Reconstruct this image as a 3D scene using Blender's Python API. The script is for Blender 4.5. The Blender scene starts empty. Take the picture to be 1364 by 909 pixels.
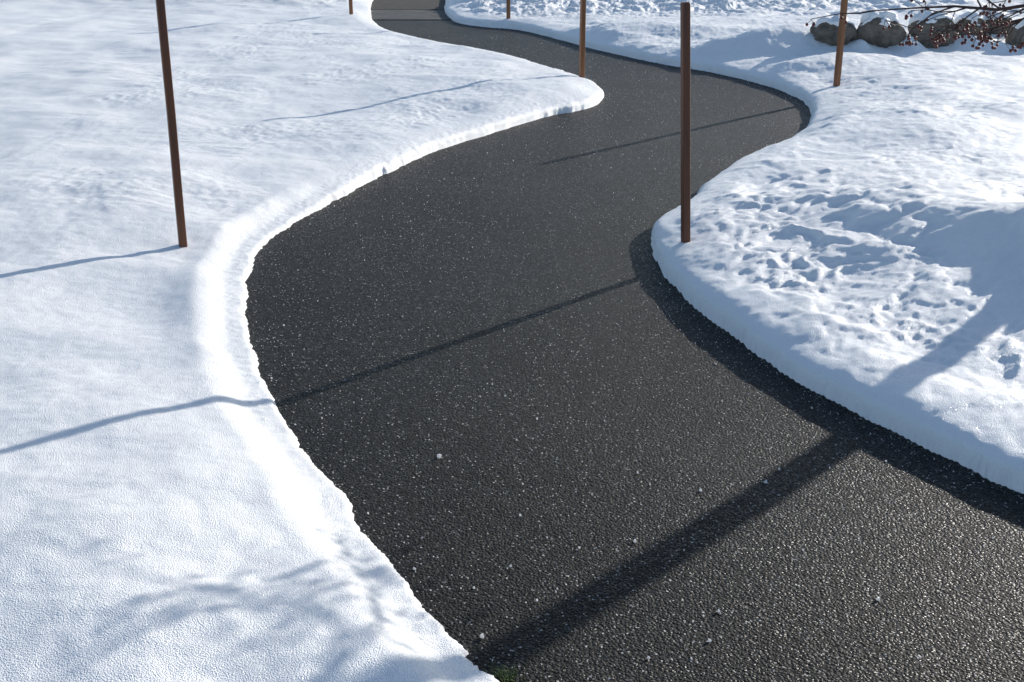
import bpy, math, random
import numpy as np
from mathutils import Vector, Matrix
random.seed(7)
sc=bpy.context.scene
SUN_EL=17.8; SUN_AZ=math.degrees(math.atan2(.70,.714))   # azimuth clockwise from +Y

# ------------------------------------------------------------------ noise
def _hash(ix,iy,seed):
    h=(ix.astype(np.int64)*374761393+iy.astype(np.int64)*668265263+seed*1442695041)&0xFFFFFFFF
    h=((h^(h>>13))*1274126177)&0xFFFFFFFF
    h=h^(h>>16)
    return (h&0xFFFF)/65535.0*2*np.pi
def perlin(x,y,seed=0):
    xi=np.floor(x);yi=np.floor(y);xf=x-xi;yf=y-yi
    u=xf*xf*xf*(xf*(xf*6-15)+10);v=yf*yf*yf*(yf*(yf*6-15)+10)
    def g(dx,dy):
        a=_hash(xi+dx,yi+dy,seed)
        return np.cos(a)*(xf-dx)+np.sin(a)*(yf-dy)
    return ((g(0,0)*(1-u)+g(1,0)*u)*(1-v)+(g(0,1)*(1-u)+g(1,1)*u)*v)*1.5
def fbm(x,y,f,o,seed=0,gain=.5):
    r=0;a=1
    for i in range(o):
        r=r+a*perlin(x*f+i*17.3,y*f-i*9.1,seed+i);a*=gain;f*=2.03
    return r
def S(t):
    t=np.clip(t,0,1);return t*t*(3-2*t)
def cap(t):   # rounded lip
    t=np.clip(t,0,1);return np.sqrt(1-(1-t)**2)

# ------------------------------------------------------------------ path edges (metres)
Lp=[(3.2,-2.6),(2.2,-1.0),(1.35,.15),(.55,1.2),(-.028,2.037),(-.126,2.183),(-.269,2.431),(-.388,2.629),(-.443,2.74),(-.48,2.854),(-.581,3.014),(-.673,3.216),(-.794,3.472),(-.933,3.835),(-1.054,4.226),(-1.147,4.592),(-1.216,5.018),(-1.237,5.412),(-1.166,5.805),(-1.034,6.253),(-.845,6.848),(-.657,7.389),(-.433,7.882),(-.177,8.294),(.227,8.975),(.543,9.324),(.756,9.713),(.80,10.305),(.70,10.782),(.432,11.414),(-.016,12.439),(-.531,13.201),(-1.12,14.14),(-1.63,15.12),(-1.96,16.47),(-2.2,18.2),(-2.35,19.6),(-2.5,21.5)]
Rp=[(5.2,-1.9),(4.0,-.4),(3.1,.75),(2.3,1.85),(1.85,2.45),(1.49,2.88),(1.38,3.04),(1.25,3.27),(1.12,3.50),(1.00,3.76),(.88,4.14),(.76,4.54),(.70,4.96),(.69,5.39),(.74,5.70),(.84,5.89),(.97,6.11),(1.08,6.41),(1.29,6.87),(1.57,7.37),(1.94,7.88),(2.22,8.47),(2.44,9.25),(2.50,10.01),(2.33,10.80),(1.97,11.66),(1.58,12.23),(1.02,13.34),(.55,14.57),(.08,15.64),(-.43,16.03),(-.80,16.65),(-1.0,17.8),(-1.10,19.12),(-1.2,21.5)]
def crom(p,n=3):
    p=[np.array(q,float) for q in p];out=[]
    for i in range(len(p)-1):
        a=p[max(i-1,0)];b=p[i];c=p[i+1];d=p[min(i+2,len(p)-1)]
        for k in range(n):
            t=k/n
            out.append(.5*((2*b)+(c-a)*t+(2*a-5*b+4*c-d)*t*t+(3*b-a-3*c+d)*t**3))
    out.append(p[-1]);return np.array(out)
LL=crom(Lp);RR=crom(Rp)
def dist_poly(px,py,pl):
    best=np.full(px.shape,1e9)
    for i in range(len(pl)-1):
        ax,ay=pl[i];bx,by=pl[i+1]
        dx=bx-ax;dy=by-ay;l2=dx*dx+dy*dy+1e-12
        t=np.clip(((px-ax)*dx+(py-ay)*dy)/l2,0,1)
        d=(px-ax-t*dx)**2+(py-ay-t*dy)**2
        np.minimum(best,d,out=best)
    return np.sqrt(best)
def inside(px,py,poly):
    r=np.zeros(px.shape,bool);n=len(poly)
    for i in range(n):
        x1,y1=poly[i];x2,y2=poly[(i+1)%n]
        if y1==y2: continue
        c=((y1>py)!=(y2>py))&(px<(x2-x1)*(py-y1)/(y2-y1)+x1)
        r^=c
    return r
POLY=np.vstack([LL,RR[::-1]])
def path_sd(X,Y):
    """(distance outside the path, left side flag)"""
    sh=X.shape;x=X.ravel();y=Y.ravel()
    dl=np.full(x.shape,50.);dr=np.full(x.shape,50.)
    near=(x>-6)&(x<9)&(y>-4)&(y<25)
    dl[near]=dist_poly(x[near],y[near],LL);dr[near]=dist_poly(x[near],y[near],RR)
    ins=np.zeros(x.shape,bool);ins[near]=inside(x[near],y[near],POLY)
    d=np.minimum(dl,dr);d=np.where(ins,-d,d)
    # cleared street behind
    ry=np.maximum(21.0-y,y-28.0)
    return np.minimum(d,ry).reshape(sh),(dl<dr).reshape(sh),dl.reshape(sh),dr.reshape(sh)

def gauss(X,Y,cx,cy,sx,sy,ang=0):
    a=math.radians(ang);dx=X-cx;dy=Y-cy
    u=dx*math.cos(a)+dy*math.sin(a);v=-dx*math.sin(a)+dy*math.cos(a)
    return np.exp(-(u/sx)**2-(v/sy)**2)

def snow_h(X,Y):
    d,left,dl,dr=path_sd(X,Y)
    rag0=.012*fbm(X,Y,3.2,2,3)
    ragf=.0042*fbm(X,Y,17,4,11,.6)
    ragL=.007*np.maximum(fbm(X,Y,8,4,51,.6),0)
    near=np.abs(d)<1.0
    ds=d+np.where(near,rag0,0)
    dd=ds+np.where(near,ragf,0)
    ddl=dd-ragL*2
    hl=.024*cap(ddl/.03)+.024*S(dd/.16)+.052*S((ds-.08+.006*fbm(X,Y,7,3,651))/.14)+.035*S((ds-.17)/.8)
    # the point of the left bank beyond the bend is a simple rounded lip
    wl=S((Y-5.6)/1.5)
    hl2=.04*cap(dd/.03)+.04*cap((dd+.012*fbm(X,Y,7,4,661,.6))/.15)+.03*S(ds/.3)+.03*S(ds/1.0)
    hl=hl*(1-wl)+hl2*wl
    hr=.030*cap(dd/.025)+.054*cap((ds*.5+dd*.5+.006*fbm(X,Y,9,3,601,.6))/.11)+.033*S(ds/.28)+.05*S((ds-.1)/1.1)
    sideblend=S((dr-dl)/.6+.5)
    h=np.where(left,hl,hr)
    far=np.abs(dl-dr)<.6
    h=np.where((d>1.2)&far,hl*sideblend+hr*(1-sideblend),h)
    h=np.where(np.where(left&(Y<7),ddl,dd)<=0,-.035,h)
    m=S(dd/.35);mm=S(dd/.12)
    # broad undulation
    h+=m*(.05*fbm(X,Y,.45,3,21)+.018*fbm(X,Y,1.6,2,31))
    R=np.where(left,0.,1.)
    R=S((X-dr*0-.2)/.8)*R
    Lm=(1-R)
    wx=X+.25*perlin(X*1.3,Y*1.3,77);wy=Y+.2*perlin(X*1.1,Y*1.1,78)
    # left bank: soft wind ripples, plus a granular thaw crust away from the camera
    h+=m*Lm*(.005*fbm(wx*.9,wy*1.0,4,3,41,.5)*S((Y-3.3)/2)+.0018*fbm(X,Y,12,4,45,.65))
    crust=S(fbm(X,Y,.8,2,401)+.5)*S((Y-4.2)/2)
    h+=m*Lm*crust*.005*fbm(wx,wy*1.1,11,3,403,.65)
    h+=m*Lm*.0035*fbm(X,Y,6,3,145,.6)*(1-S((Y-3.0)/1.5))
    # crusty band at foot of the left bank
    band=np.where(left,S(dd/.01)*(1-S((dd-.10)/.05)),0)
    h+=band*(.003*fbm(X,Y,32,3,61,.75))
    # right bank: weathered crusty clumps (domain-warped so no two look alike)
    qx=X+.09*fbm(X,Y,4,2,701);qy=Y+.09*fbm(X,Y,4,2,711)
    lump=fbm(qx,qy,2.6,3,81,.5)
    rx=.82*qx+.57*qy;ry_=-.57*qx+.82*qy
    lump2=fbm(rx*.75,ry_*1.35,5.0,5,91,.55)
    LM=gauss(X,Y,1.35,5.0,.75,1.7,-12)
    h+=mm*R*(.008*lump+.0028*fbm(X,Y,14,4,95,.65))
    h+=m*R*LM*(.015*lump+.0165*lump2)
    patch=S(fbm(X,Y,.9,2,301)*1.4+.6)
    h+=m*R*patch*.0062*fbm(rx*.75,ry_*1.6,6.5,5,303,.6)
    farL=S((Y-6.5)/2)
    h+=m*R*farL*(.009*fbm(wx,wy*1.4,2.6,4,97,.55))
    # crumbled, granular strip on the near right bank
    cr=np.clip(gauss(X,Y,1.5,3.95,.30,.13,-50)+gauss(X,Y,1.95,3.6,.30,.12,-45)+.8*gauss(X,Y,1.2,4.6,.25,.16,-60),0,1)
    h+=m*cr*(.012*np.maximum(fbm(X,Y,17,4,511,.7),-.1)+.006)
    h+=m*(.23*gauss(X,Y,2.50,4.56,.85,.36,-50)+.10*gauss(X,Y,2.3,5.6,.6,.35,10)+.04*gauss(X,Y,1.5,5.75,.4,.3,0)
          +.05*gauss(X,Y,3.2,8.2,1.2,.7,0))
    # mounds behind the bend
    h+=m*(.20*gauss(X,Y,2.95,12.3,1.0,.42,12)+.07*gauss(X,Y,2.75,11.0,.55,.3,20)+.10*gauss(X,Y,1.8,13.9,1.3,.4,-20))
    h+=m*(.12*gauss(X,Y,4.6,13.0,1.8,.5,10)+.12*gauss(X,Y,4.12,12.0,.12,.3)+.10*gauss(X,Y,4.95,12.2,.3,.25)+.08*gauss(X,Y,3.57,11.8,.08,.15))
    # left foreground swell and its hollows
    h+=m*(.06*gauss(X,Y,-1.0,2.55,.45,.7,20)+.05*gauss(X,Y,-2.2,6.3,1.0,.7,30)-.02*gauss(X,Y,-1.9,4.2,.5,.8,0)
          +.035*gauss(X,Y,-.55,2.75,.12,.28,30)-.03*gauss(X,Y,-.75,2.3,.22,.16,20))
    # ploughed bank along the street
    ridge=np.exp(-((Y-19.4)/1.05)**2)*S((d)/1.0)
    lr=.30+.12*fbm(X,Y,.9,2,101)+.07*fbm(X,Y,3.5,4,103,.6)
    h+=ridge*lr*np.where(X<-1.7,1.15,.85)
    h+=S((Y-15.0)/2.5)*S(d/.6)*(X>-1)*S((22-Y)/1.)*(.05*fbm(X,Y,3.0,4,107,.65)+.03)
    return h,d

def axis(segs):
    out=[segs[0][0]]
    for a,b,s0,s1 in segs:
        x=a
        while x<b:
            t=(x-a)/(b-a);x+=s0*(s1/s0)**t
            out.append(min(x,b))
    return np.unique(np.round(out,5))
def grid_mesh(name,X,Y,Z,mask=None):
    ny,nx=X.shape
    idx=np.arange(nx*ny).reshape(ny,nx)
    q=np.stack([idx[:-1,:-1],idx[:-1,1:],idx[1:,1:],idx[1:,:-1]],-1).reshape(-1,4)
    if mask is not None:
        mq=(mask[:-1,:-1]|mask[:-1,1:]|mask[1:,1:]|mask[1:,:-1]).ravel();q=q[mq]
    co=np.stack([X,Y,Z],-1).reshape(-1,3)
    used=np.unique(q);rm=np.full(len(co),-1);rm[used]=np.arange(len(used))
    co=co[used];q=rm[q]
    me=bpy.data.meshes.new(name)
    me.vertices.add(len(co));me.vertices.foreach_set('co',co.astype(np.float32).ravel())
    me.loops.add(q.size);me.loops.foreach_set('vertex_index',q.astype(np.int32).ravel())
    me.polygons.add(len(q));me.polygons.foreach_set('loop_start',np.arange(0,q.size,4,dtype=np.int32))
    me.polygons.foreach_set('use_smooth',np.ones(len(q),bool))
    me.update(calc_edges=True)
    ob=bpy.data.objects.new(name,me);sc.collection.objects.link(ob);return ob

# ------------------------------------------------------------------ materials
def mat(name):
    m=bpy.data.materials.new(name);m.use_nodes=True
    nt=m.node_tree;b=nt.nodes['Principled BSDF'];return m,nt,b
def N(nt,t,**k):
    n=nt.nodes.new(t)
    for a,v in k.items(): setattr(n,a,v)
    return n
def noise(nt,co,scale,detail=2,rough=.5):
    n=N(nt,'ShaderNodeTexNoise');n.inputs['Scale'].default_value=scale;n.inputs['Detail'].default_value=detail
    n.inputs['Roughness'].default_value=rough;nt.links.new(co,n.inputs['Vector']);return n
def voro(nt,co,scale,feature='F1'):
    n=N(nt,'ShaderNodeTexVoronoi',feature=feature);n.inputs['Scale'].default_value=scale;nt.links.new(co,n.inputs['Vector']);return n
def ramp(nt,src,stops):
    r=N(nt,'ShaderNodeValToRGB');e=r.color_ramp.elements
    while len(e)<len(stops): e.new(.5)
    for i,(p,c) in enumerate(stops):
        e[i].position=p;e[i].color=(c if len(c)==4 else (*c,1))
    nt.links.new(src,r.inputs['Fac']);return r
def bump(nt,h,dist,strength=1,prev=None):
    b=N(nt,'ShaderNodeBump');b.inputs['Distance'].default_value=dist;b.inputs['Strength'].default_value=strength
    nt.links.new(h,b.inputs['Height'])
    if prev: nt.links.new(prev.outputs[0],b.inputs['Normal'])
    return b

def snow_material():
    m,nt,b=mat('snow');co=N(nt,'ShaderNodeTexCoord').outputs['Object']
    n1=noise(nt,co,42,4,.65);v=noise(nt,co,300,1,.5)
    c=ramp(nt,noise(nt,co,1.2,3).outputs['Fac'],[(.3,(.965,.97,.98)),(.7,(.985,.985,.99))])
    nt.links.new(c.outputs[0],b.inputs['Base Color'])
    b1=bump(nt,n1.outputs['Fac'],.0026,.8)
    b3=bump(nt,v.outputs['Fac'],.0036,1,b1)
    nt.links.new(b3.outputs[0],b.inputs['Normal'])
    # individual crystal facets that catch the sun
    sp=voro(nt,co,330);sep=N(nt,'ShaderNodeSeparateColor');nt.links.new(sp.outputs['Color'],sep.inputs[0])
    r=ramp(nt,sep.outputs[0],[(.84,(.55,.55,.55)),(.93,(.13,.13,.13))])
    nt.links.new(r.outputs[0],b.inputs['Roughness']);b.inputs['Specular IOR Level'].default_value=.85
    b.inputs['Sheen Weight'].default_value=.35;b.inputs['Sheen Roughness'].default_value=.6
    return m
def asphalt_material():
    m,nt,b=mat('asphalt');co=N(nt,'ShaderNodeTexCoord').outputs['Object']
    v=voro(nt,co,135);v2=voro(nt,co,230)
    sv=N(nt,'ShaderNodeSeparateColor');nt.links.new(v.outputs['Color'],sv.inputs[0])
    grain=ramp(nt,sv.outputs[0],[(.0,(.0042,.0038,.0037)),(.5,(.009,.0083,.008)),(.85,(.020,.018,.0168)),(.98,(.06,.056,.052))])
    big=ramp(nt,noise(nt,co,1.4,5,.6).outputs['Fac'],[(.3,(.7,.7,.7)),(.7,(1.25,1.22,1.19))])
    mx=N(nt,'ShaderNodeMix',data_type='RGBA',blend_type='MULTIPLY');mx.inputs['Factor'].default_value=1
    nt.links.new(grain.outputs[0],mx.inputs[6]);nt.links.new(big.outputs[0],mx.inputs[7])
    # pale grit: rare cells
    sep=N(nt,'ShaderNodeSeparateColor');nt.links.new(v2.outputs['Color'],sep.inputs[0])
    g=ramp(nt,sep.outputs[1],[(.982,(0,0,0)),(.990,(1,1,1))])
    mx2=N(nt,'ShaderNodeMix',data_type='RGBA');nt.links.new(g.outputs[0],mx2.inputs['Factor'])
    nt.links.new(mx.outputs[2],mx2.inputs[6]);mx2.inputs[7].default_value=(.5,.48,.46,1)
    nt.links.new(mx2.outputs[2],b.inputs['Base Color'])
    inv=N(nt,'ShaderNodeMath',operation='SUBTRACT');inv.inputs[0].default_value=1;nt.links.new(v.outputs['Distance'],inv.inputs[1])
    hgt=N(nt,'ShaderNodeMath',operation='MULTIPLY_ADD');nt.links.new(sv.outputs[1],hgt.inputs[0]);hgt.inputs[1].default_value=.6;nt.links.new(inv.outputs[0],hgt.inputs[2])
    b1=bump(nt,noise(nt,co,45,2).outputs['Fac'],.002,.6);b2=bump(nt,hgt.outputs[0],.0036,1,b1)
    b3=bump(nt,noise(nt,co,480,2).outputs['Fac'],.001,.8,b2)
    nt.links.new(b3.outputs[0],b.inputs['Normal'])
    r=ramp(nt,sep.outputs[2],[(.1,(.26,.26,.26)),(.4,(.7,.7,.7))])
    nt.links.new(r.outputs[0],b.inputs['Roughness']);b.inputs['Specular IOR Level'].default_value=.20
    return m
def simple(name,c1,c2,scale,rough,bd=.004,bs=30,stretch=None):
    m,nt,b=mat(name);co=N(nt,'ShaderNodeTexCoord').outputs['Object']
    if stretch:
        mp=N(nt,'ShaderNodeMapping');mp.inputs['Scale'].default_value=stretch;nt.links.new(co,mp.inputs[0]);co=mp.outputs[0]
    n=noise(nt,co,scale,5,.65);c=ramp(nt,n.outputs['Fac'],[(.3,c1),(.7,c2)])
    nt.links.new(c.outputs[0],b.inputs['Base Color']);b.inputs['Roughness'].default_value=rough
    bb=bump(nt,noise(nt,co,bs,4,.6).outputs['Fac'],bd,.7);nt.links.new(bb.outputs[0],b.inputs['Normal']);return m
def ice_material():
    m,nt,b=mat('ice_grain');out=nt.nodes['Material Output']
    b.inputs['Base Color'].default_value=(.95,.95,.96,1);b.inputs['Roughness'].default_value=.25
    t=N(nt,'ShaderNodeBsdfTranslucent');t.inputs[0].default_value=(.97,.97,.97,1)
    mx=N(nt,'ShaderNodeMixShader');mx.inputs[0].default_value=.6
    nt.links.new(b.outputs[0],mx.inputs[1]);nt.links.new(t.outputs[0],mx.inputs[2]);nt.links.new(mx.outputs[0],out.inputs[0]);return m
M_snow=snow_material();M_asph=asphalt_material()
M_wood=simple('stained_wood',(.055,.018,.009),(.18,.060,.024),14,.55,.002,40,(1,1,.08))
M_woodl=simple('pale_wood',(.16,.065,.026),(.30,.13,.055),14,.6,.002,40,(1,1,.08))
M_rock=simple('boulder_rock',(.06,.050,.042),(.25,.21,.17),9,.85,.05,14)
M_conc=simple('concrete',(.045,.044,.044),(.10,.097,.095),3,.85,.002,60)
M_brick=simple('brown_paving',(.028,.022,.018),(.055,.042,.032),5,.85,.002,60)
M_bark=simple('bark',(.030,.016,.013),(.08,.042,.032),20,.8,.004,50)
M_berry=simple('berry',(.06,.008,.007),(.14,.018,.013),30,.4,.0006,80)
M_grass=simple('grass',(.04,.07,.015),(.09,.13,.03),20,.6,.0006,80)
M_ice=ice_material()

# ------------------------------------------------------------------ snow field and path
ax=axis([(-400,-30,60,3),(-30,-8,1.5,.18),(-8,-3.2,.12,.03),(-3.2,3.2,.0122,.0122),(3.2,7,.02,.06),(7,30,.12,1.5),(30,400,3,60)])
ay=axis([(-60,-4,12,.5),(-4,1.2,.3,.04),(1.2,6.2,.0115,.0125),(6.2,12,.013,.03),(12,22,.03,.05),(22,40,.1,1.0),(40,600,2,60)])
X,Y=np.meshgrid(ax,ay)
Z,D=snow_h(X,Y)
snow=grid_mesh('snow_covered_ground',X,Y,Z);snow.data.materials.append(M_snow)
px=np.arange(-3.2,5.8,.04);py=np.arange(-3,21.6,.04);PX,PY=np.meshgrid(px,py)
pd,_,_,_=path_sd(PX,PY)
PZ=.003*fbm(PX,PY,.8,2,5)
path=grid_mesh('asphalt_path',PX,PY,PZ,mask=(pd<.12)&(PY<16.9));path.data.materials.append(M_asph)
def slab(name,x0,x1,y0,y1,z,m,th=.03):
    me=bpy.data.meshes.new(name)
    v=[(x0,y0,z),(x1,y0,z),(x1,y1,z),(x0,y1,z),(x0,y0,z-th),(x1,y0,z-th),(x1,y1,z-th),(x0,y1,z-th)]
    me.from_pydata(v,[],[(0,1,2,3),(0,4,5,1),(1,5,6,2),(2,6,7,3),(3,7,4,0)])
    o=bpy.data.objects.new(name,me);sc.collection.objects.link(o);me.materials.append(m);return o
slab('concrete_sidewalk',-3.2,-.2,17.0,18.6,.008,M_conc)
slab('paved_strip',-3.4,-.2,18.62,21.0,.012,M_brick)
slab('street',-200,200,21.0,28.0,-.004,M_asph)

# height lookup
def hz(x,y):
    h,_=snow_h(np.array([[float(x)]]),np.array([[float(y)]]));return float(h[0,0])

# ------------------------------------------------------------------ stakes
def stake(x,y,top,w=.042,rot=0,lean=(0,0),mt=None,tape=None):
    import bmesh
    root=bpy.data.objects.new('wooden_stake',None);sc.collection.objects.link(root);root.location=(x,y,0)
    me=bpy.data.meshes.new('shaft');bm=bmesh.new();h=w/2
    rings=[(-.35,.003),(-.15,h),(0.3,h*1.0),(.7,h*.985),(top-.006,h*.98),(top,h*.86)]
    vs=[]
    rnd=random.Random(int(x*100))
    for z,r in rings:
        c=r*.16;ring=[]
        ox,oy=rnd.uniform(-.0018,.0018),rnd.uniform(-.0018,.0018)
        for a,b in ((-1,-1),(1,-1),(1,1),(-1,1)):
            for s in ((c,0),(0,c)):
                ring.append(bm.verts.new((a*(r-s[0])+ox,b*(r-s[1])+oy,z)))
        ring.sort(key=lambda v:math.atan2(v.co.y-oy,v.co.x-ox));vs.append(ring)
    for i in range(len(vs)-1):
        for j in range(8):
            bm.faces.new((vs[i][j],vs[i][(j+1)%8],vs[i+1][(j+1)%8],vs[i+1][j]))
    bm.faces.new(vs[-1]);bm.faces.new(vs[0][::-1]);bm.normal_update();bm.to_mesh(me);bm.free()
    me.materials.append(mt or M_wood)
    o=bpy.data.objects.new('shaft',me);sc.collection.objects.link(o);o.parent=root
    root.rotation_euler=(lean[0],lean[1],math.radians(rot))
    return root
stake(-1.56,5.14,1.32,.036,24,(0.0,.014))
stake(.828,5.14,1.195,.036,14,(0,-.062))
stake(.65,10.69,1.25,.044,20,(0,.0),M_woodl)
stake(2.84,9.99,1.20,.045,25,(0,-.012),M_woodl)
stake(-.05,16.0,1.2,.045,20,(0,0),M_woodl)
stake(-2.23,16.2,1.2,.045,20,(0,0),M_woodl)

# ------------------------------------------------------------------ boulders with snow caps
def boulder(x,y,r,seed):
    import bmesh
    root=bpy.data.objects.new('boulder',None);sc.collection.objects.link(root)
    root.location=(x,y,hz(x,y));rs=random.Random(seed)
    sx,sy,sz=rs.uniform(1.0,1.12),rs.uniform(.8,1.0),rs.uniform(.8,.95)
    for part,m,off in (('stone',M_rock,0),('snow_cap',M_snow,1)):
        bm=bmesh.new();bmesh.ops.create_icosphere(bm,subdivisions=5,radius=1)
        c=np.array([v.co[:] for v in bm.verts])
        n=.24*perlin(c[:,0]*1.3+seed,c[:,1]*1.3+c[:,2]*.9,seed)+.10*perlin(c[:,0]*3+seed,c[:,1]*3+c[:,2]*2.1,seed+3)+.03*perlin(c[:,0]*9+c[:,2]*7,c[:,1]*9+seed,seed+5)
        n2=fbm(c[:,0]+seed,c[:,1]+c[:,2]*.5,2.2,3,seed+40)
        for v,k,k2,cc in zip(bm.verts,n,n2,c):
            f=1+k
            if off:
                up=cc[2]-.60+.35*k2+.05*cc[1]
                f+= .10*max(0,min(1,up*4))**.6 -.06*(up<0)
            v.co=Vector((cc[0]*r*f*sx,cc[1]*r*f*sy,cc[2]*r*sz*f+r*.34))
        me=bpy.data.meshes.new(part);bm.to_mesh(me);bm.free()
        me.polygons.foreach_set('use_smooth',[True]*len(me.polygons));me.materials.append(m)
        o=bpy.data.objects.new(part,me);sc.collection.objects.link(o);o.parent=root
for i,(x,y,r) in enumerate([(3.32,12.0,.19),(3.80,12.05,.235),(4.42,12.25,.24),(4.90,12.5,.17),(5.35,12.95,.19),(5.5,12.3,.21),(6.1,12.7,.25)]):
    boulder(x,y,r,i*5+2)

# ------------------------------------------------------------------ crabapple tree (trunk stands right of the frame)
tv=[];tf=[];bv=[];bf=[]
def tube(pts,rads,sides=6):
    b0=len(tv);pts=[Vector(p) for p in pts]
    for i,p in enumerate(pts):
        t=(pts[min(i+1,len(pts)-1)]-pts[max(i-1,0)]).normalized()
        a=t.cross(Vector((.3,.1,1)) if abs(t.z)<.9 else Vector((1,0,0))).normalized();b=t.cross(a)
        for k in range(sides):
            an=2*math.pi*k/sides;tv.append(p+(a*math.cos(an)+b*math.sin(an))*rads[i])
    for i in range(len(pts)-1):
        for k in range(sides):
            a0=b0+i*sides;tf.append((a0+k,a0+(k+1)%sides,a0+sides+(k+1)%sides,a0+sides+k))
    tf.append(tuple(b0+(len(pts)-1)*sides+k for k in range(sides)))
import bmesh
_b=bmesh.new();bmesh.ops.create_icosphere(_b,subdivisions=2,radius=1);ICO=[v.co.copy() for v in _b.verts];ICF=[[v.index for v in f.verts] for f in _b.faces];_b.free()
def berry(p,r):
    b0=len(bv)
    for c in ICO: bv.append(Vector((c.x,c.y,c.z*1.08))*r+p)
    for f in ICF: bf.append(tuple(b0+i for i in f))
rt=random.Random(12)
def rv(s): return Vector((rt.uniform(-s,s),rt.uniform(-s,s),rt.uniform(-s,s)))
def berries(p):
    for _ in range(rt.choice([1,1,2,3])):
        e=p+Vector((rt.uniform(-.018,.018),rt.uniform(-.018,.018),-rt.uniform(.012,.03)))
        tube([p,(p+e)/2+rv(.003),e],[.0011,.0009,.0009],4);berry(e-Vector((0,0,.004)),rt.uniform(.0055,.0075))
def branch(p,d,l,r,depth,fruit,droop=.05,zmin=-9):
    n=max(4,int(l/.06));pts=[p.copy()];q=p.copy();dd=d.normalized()
    for i in range(n):
        dd=(dd+rv(.22)+Vector((0,0,-droop))).normalized()
        if q.z<zmin: dd=(dd+Vector((0,0,.5))).normalized()
        q=q+dd*l/n;pts.append(q.copy())
    rads=[max(r*(1-.72*i/n),.0016) for i in range(n+1)]
    tube(pts,rads,7 if r>.02 else 5)
    if depth>0:
        k=rt.randint(3,5) if depth>1 else rt.randint(2,4)
        for j in range(k):
            i=rt.randint(max(1,n//4),n)
            dv=(pts[i]-pts[i-1]).normalized()
            branch(pts[i],(dv+rv(.8)).normalized(),l*rt.uniform(.35,.6),rads[i]*.65,depth-1,fruit,droop,zmin)
    if fruit and r<.006:
        for i in range(2,n+1):
            if rt.random()<.25: berries(pts[i])
        berries(pts[-1])
T0=Vector((3.3,5.5,0))
tr=[T0+Vector((0,0,-.1)),T0+Vector((0,0,.08)),T0+Vector((.01,0,.4)),T0+Vector((0,.02,.8)),T0+Vector((.03,.03,1.2)),T0+Vector((.02,.05,1.6)),T0+Vector((.05,.05,2.1)),T0+Vector((.03,.1,2.6))]
tube(tr,[.10,.078,.066,.062,.060,.055,.048,.035],14)
for k in range(9):
    a=k*2.4;z=2.15+.06*k
    branch(T0+Vector((.02,.04,z)),Vector((math.cos(a),math.sin(a),.8)),rt.uniform(1.1,1.6),.028,3,False,0.0)
# low fruiting limbs that hang into view
limb=[T0+Vector((0,0,1.5)),Vector((2.95,5.1,1.62)),Vector((2.6,4.75,1.54)),Vector((2.3,4.62,1.35)),Vector((2.07,4.57,1.235)),Vector((1.89,4.55,1.21)),Vector((1.71,4.53,1.225)),Vector((1.53,4.5,1.22)),Vector((1.38,4.5,1.21))]
tube(limb,[.024,.02,.017,.013,.008,.006,.0045,.0032,.0022],7)
for i in range(3,9):
    for _ in range(4 if i<7 else 1):
        dv=(limb[i]-limb[i-1]).normalized()
        branch(limb[i]+(limb[i-1]-limb[i])*rt.random(),(dv+rv(.7)).normalized(),rt.uniform(.12,.32),.0038,1 if i<7 else 0,True,.02,1.14)
limb2=[limb[3],Vector((2.2,4.7,1.23)),Vector((2.08,4.74,1.16)),Vector((1.96,4.74,1.12))]
tube(limb2,[.008,.006,.0045,.003],6)
for i in range(1,4):
    for _ in range(4):
        branch(limb2[i],((limb2[i]-limb2[i-1]).normalized()+rv(.8)).normalized(),rt.uniform(.10,.22),.0034,1,True,.03,1.10)
tree=bpy.data.objects.new('crabapple_tree',None);sc.collection.objects.link(tree)
for nm,v,f,m in (('trunk_and_branches',tv,tf,M_bark),('berries',bv,bf,M_berry)):
    me=bpy.data.meshes.new(nm);me.from_pydata([tuple(x) for x in v],[],f);me.polygons.foreach_set('use_smooth',[True]*len(me.polygons))
    me.materials.append(m);o=bpy.data.objects.new(nm,me);sc.collection.objects.link(o);o.parent=tree

# ------------------------------------------------------------------ ice / snow crumbs on the asphalt
rc=np.random.default_rng(4);NC=150000;cx=rc.uniform(-1.4,3.2,NC);cy=rc.uniform(1.2,15,NC)
cd,_,_,_=path_sd(cx[None],cy[None]);cd=cd[0]
clus=np.clip(.55+.8*fbm(cx,cy,1.3,2,801),.15,1.6)
pr=(.14+.5*np.exp(cd/.10))*clus
keep=(cd<-.015)&(rc.random(NC)<pr*.45)
cx=cx[keep];cy=cy[keep];v=[];f=[]
def chunk(x,y,s):
    b0=len(v);k=5;a0=random.random()*6
    for j in range(k):
        a=a0+j*2*math.pi/k;r=s*random.uniform(.6,1.2);v.append((x+r*math.cos(a),y+r*math.sin(a),.001))
    for j in range(k):
        a=a0+.3+j*2*math.pi/k;r=s*random.uniform(.3,.8);v.append((x+r*math.cos(a),y+r*math.sin(a),.003+s*random.uniform(.5,1.1)))
    for j in range(k): f.append((b0+j,b0+(j+1)%k,b0+k+(j+1)%k,b0+k+j))
    f.append(tuple(b0+k+j for j in range(k)))
for x,y in zip(cx,cy): chunk(x,y,min(.0008+random.expovariate(1/.0007),.0045))
for x,y,s in ((-.225,3.11,.010),(-.07,2.2,.007),(.9,2.35,.006),(.33,2.62,.006),(1.45,2.75,.007),(.75,2.95,.006),(.5,2.3,.005),(.55,2.9,.006)): chunk(x,y,s)
me=bpy.data.meshes.new('ice_crumbs');me.from_pydata(v,[],f);me.materials.append(M_ice)
o=bpy.data.objects.new('ice_crumbs',me);sc.collection.objects.link(o)

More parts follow.
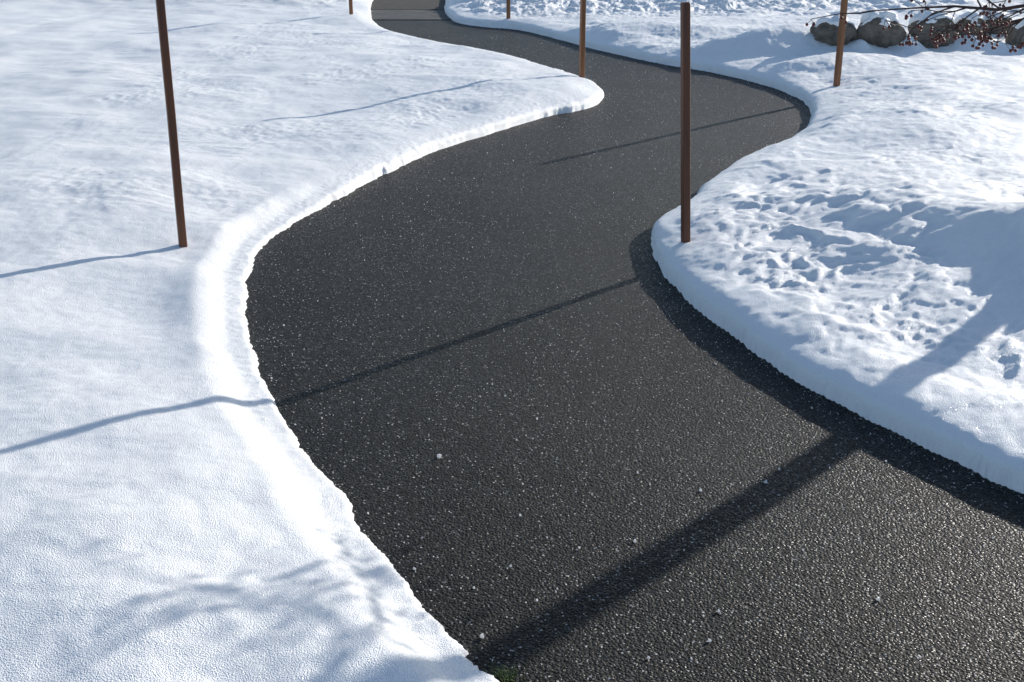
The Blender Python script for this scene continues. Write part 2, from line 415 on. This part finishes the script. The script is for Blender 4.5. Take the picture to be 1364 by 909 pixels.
# ------------------------------------------------------------------ small tuft of grass at the left edge
v=[];f=[]
for _ in range(90):
    x=random.gauss(-.01,.022);y=random.gauss(2.055,.018);a=random.random()*6.28;l=random.uniform(.008,.024);w=.0012
    b0=len(v);dx,dy=math.cos(a),math.sin(a)
    v+= [(x-dy*w,y+dx*w,-.002),(x+dy*w,y-dx*w,-.002),(x+dx*l*.3+dy*w*.7,y+dy*l*.3-dx*w*.7,l*.7),(x+dx*l*.3-dy*w*.7,y+dy*l*.3+dx*w*.7,l*.7),(x+dx*l,y+dy*l,l)]
    f+= [(b0,b0+1,b0+2,b0+3),(b0+3,b0+2,b0+4)]
me=bpy.data.meshes.new('grass_tuft');me.from_pydata(v,[],f);me.materials.append(M_grass)
o=bpy.data.objects.new('grass_tuft',me);sc.collection.objects.link(o)

# ------------------------------------------------------------------ light, sky, camera
w=bpy.data.worlds.new('World');sc.world=w;w.use_nodes=True;nt=w.node_tree
sky=nt.nodes.new('ShaderNodeTexSky');sky.sky_type='NISHITA';sky.sun_disc=False
sky.sun_elevation=math.radians(SUN_EL);sky.sun_rotation=math.radians(SUN_AZ)
sky.ozone_density=2.4;sky.dust_density=.7
nt.links.new(sky.outputs[0],nt.nodes['Background'].inputs[0]);nt.nodes['Background'].inputs[1].default_value=.145
sd=bpy.data.lights.new('sun','SUN');sd.energy=5;sd.angle=math.radians(.5);sd.color=(1,.945,.86)
so=bpy.data.objects.new('sun',sd);sc.collection.objects.link(so)
e=math.radians(SUN_EL);a=math.radians(SUN_AZ)
dirv=Vector((math.sin(a)*math.cos(e),math.cos(a)*math.cos(e),math.sin(e)))
so.rotation_euler=dirv.to_track_quat('Z','Y').to_euler();so.location=(5,5,8)
cd_=bpy.data.cameras.new('camera');cam=bpy.data.objects.new('camera',cd_);sc.collection.objects.link(cam)
cd_.sensor_width=36;cd_.lens=36*1500/1364;cd_.clip_end=2000
cam.location=(0,0,1.6);cam.rotation_euler=(math.radians(90)-math.atan(584.5/1500),0,0)
sc.camera=cam
sc.view_settings.view_transform='Standard';sc.view_settings.look='None';sc.view_settings.exposure=0
print('verts',len(snow.data.vertices))
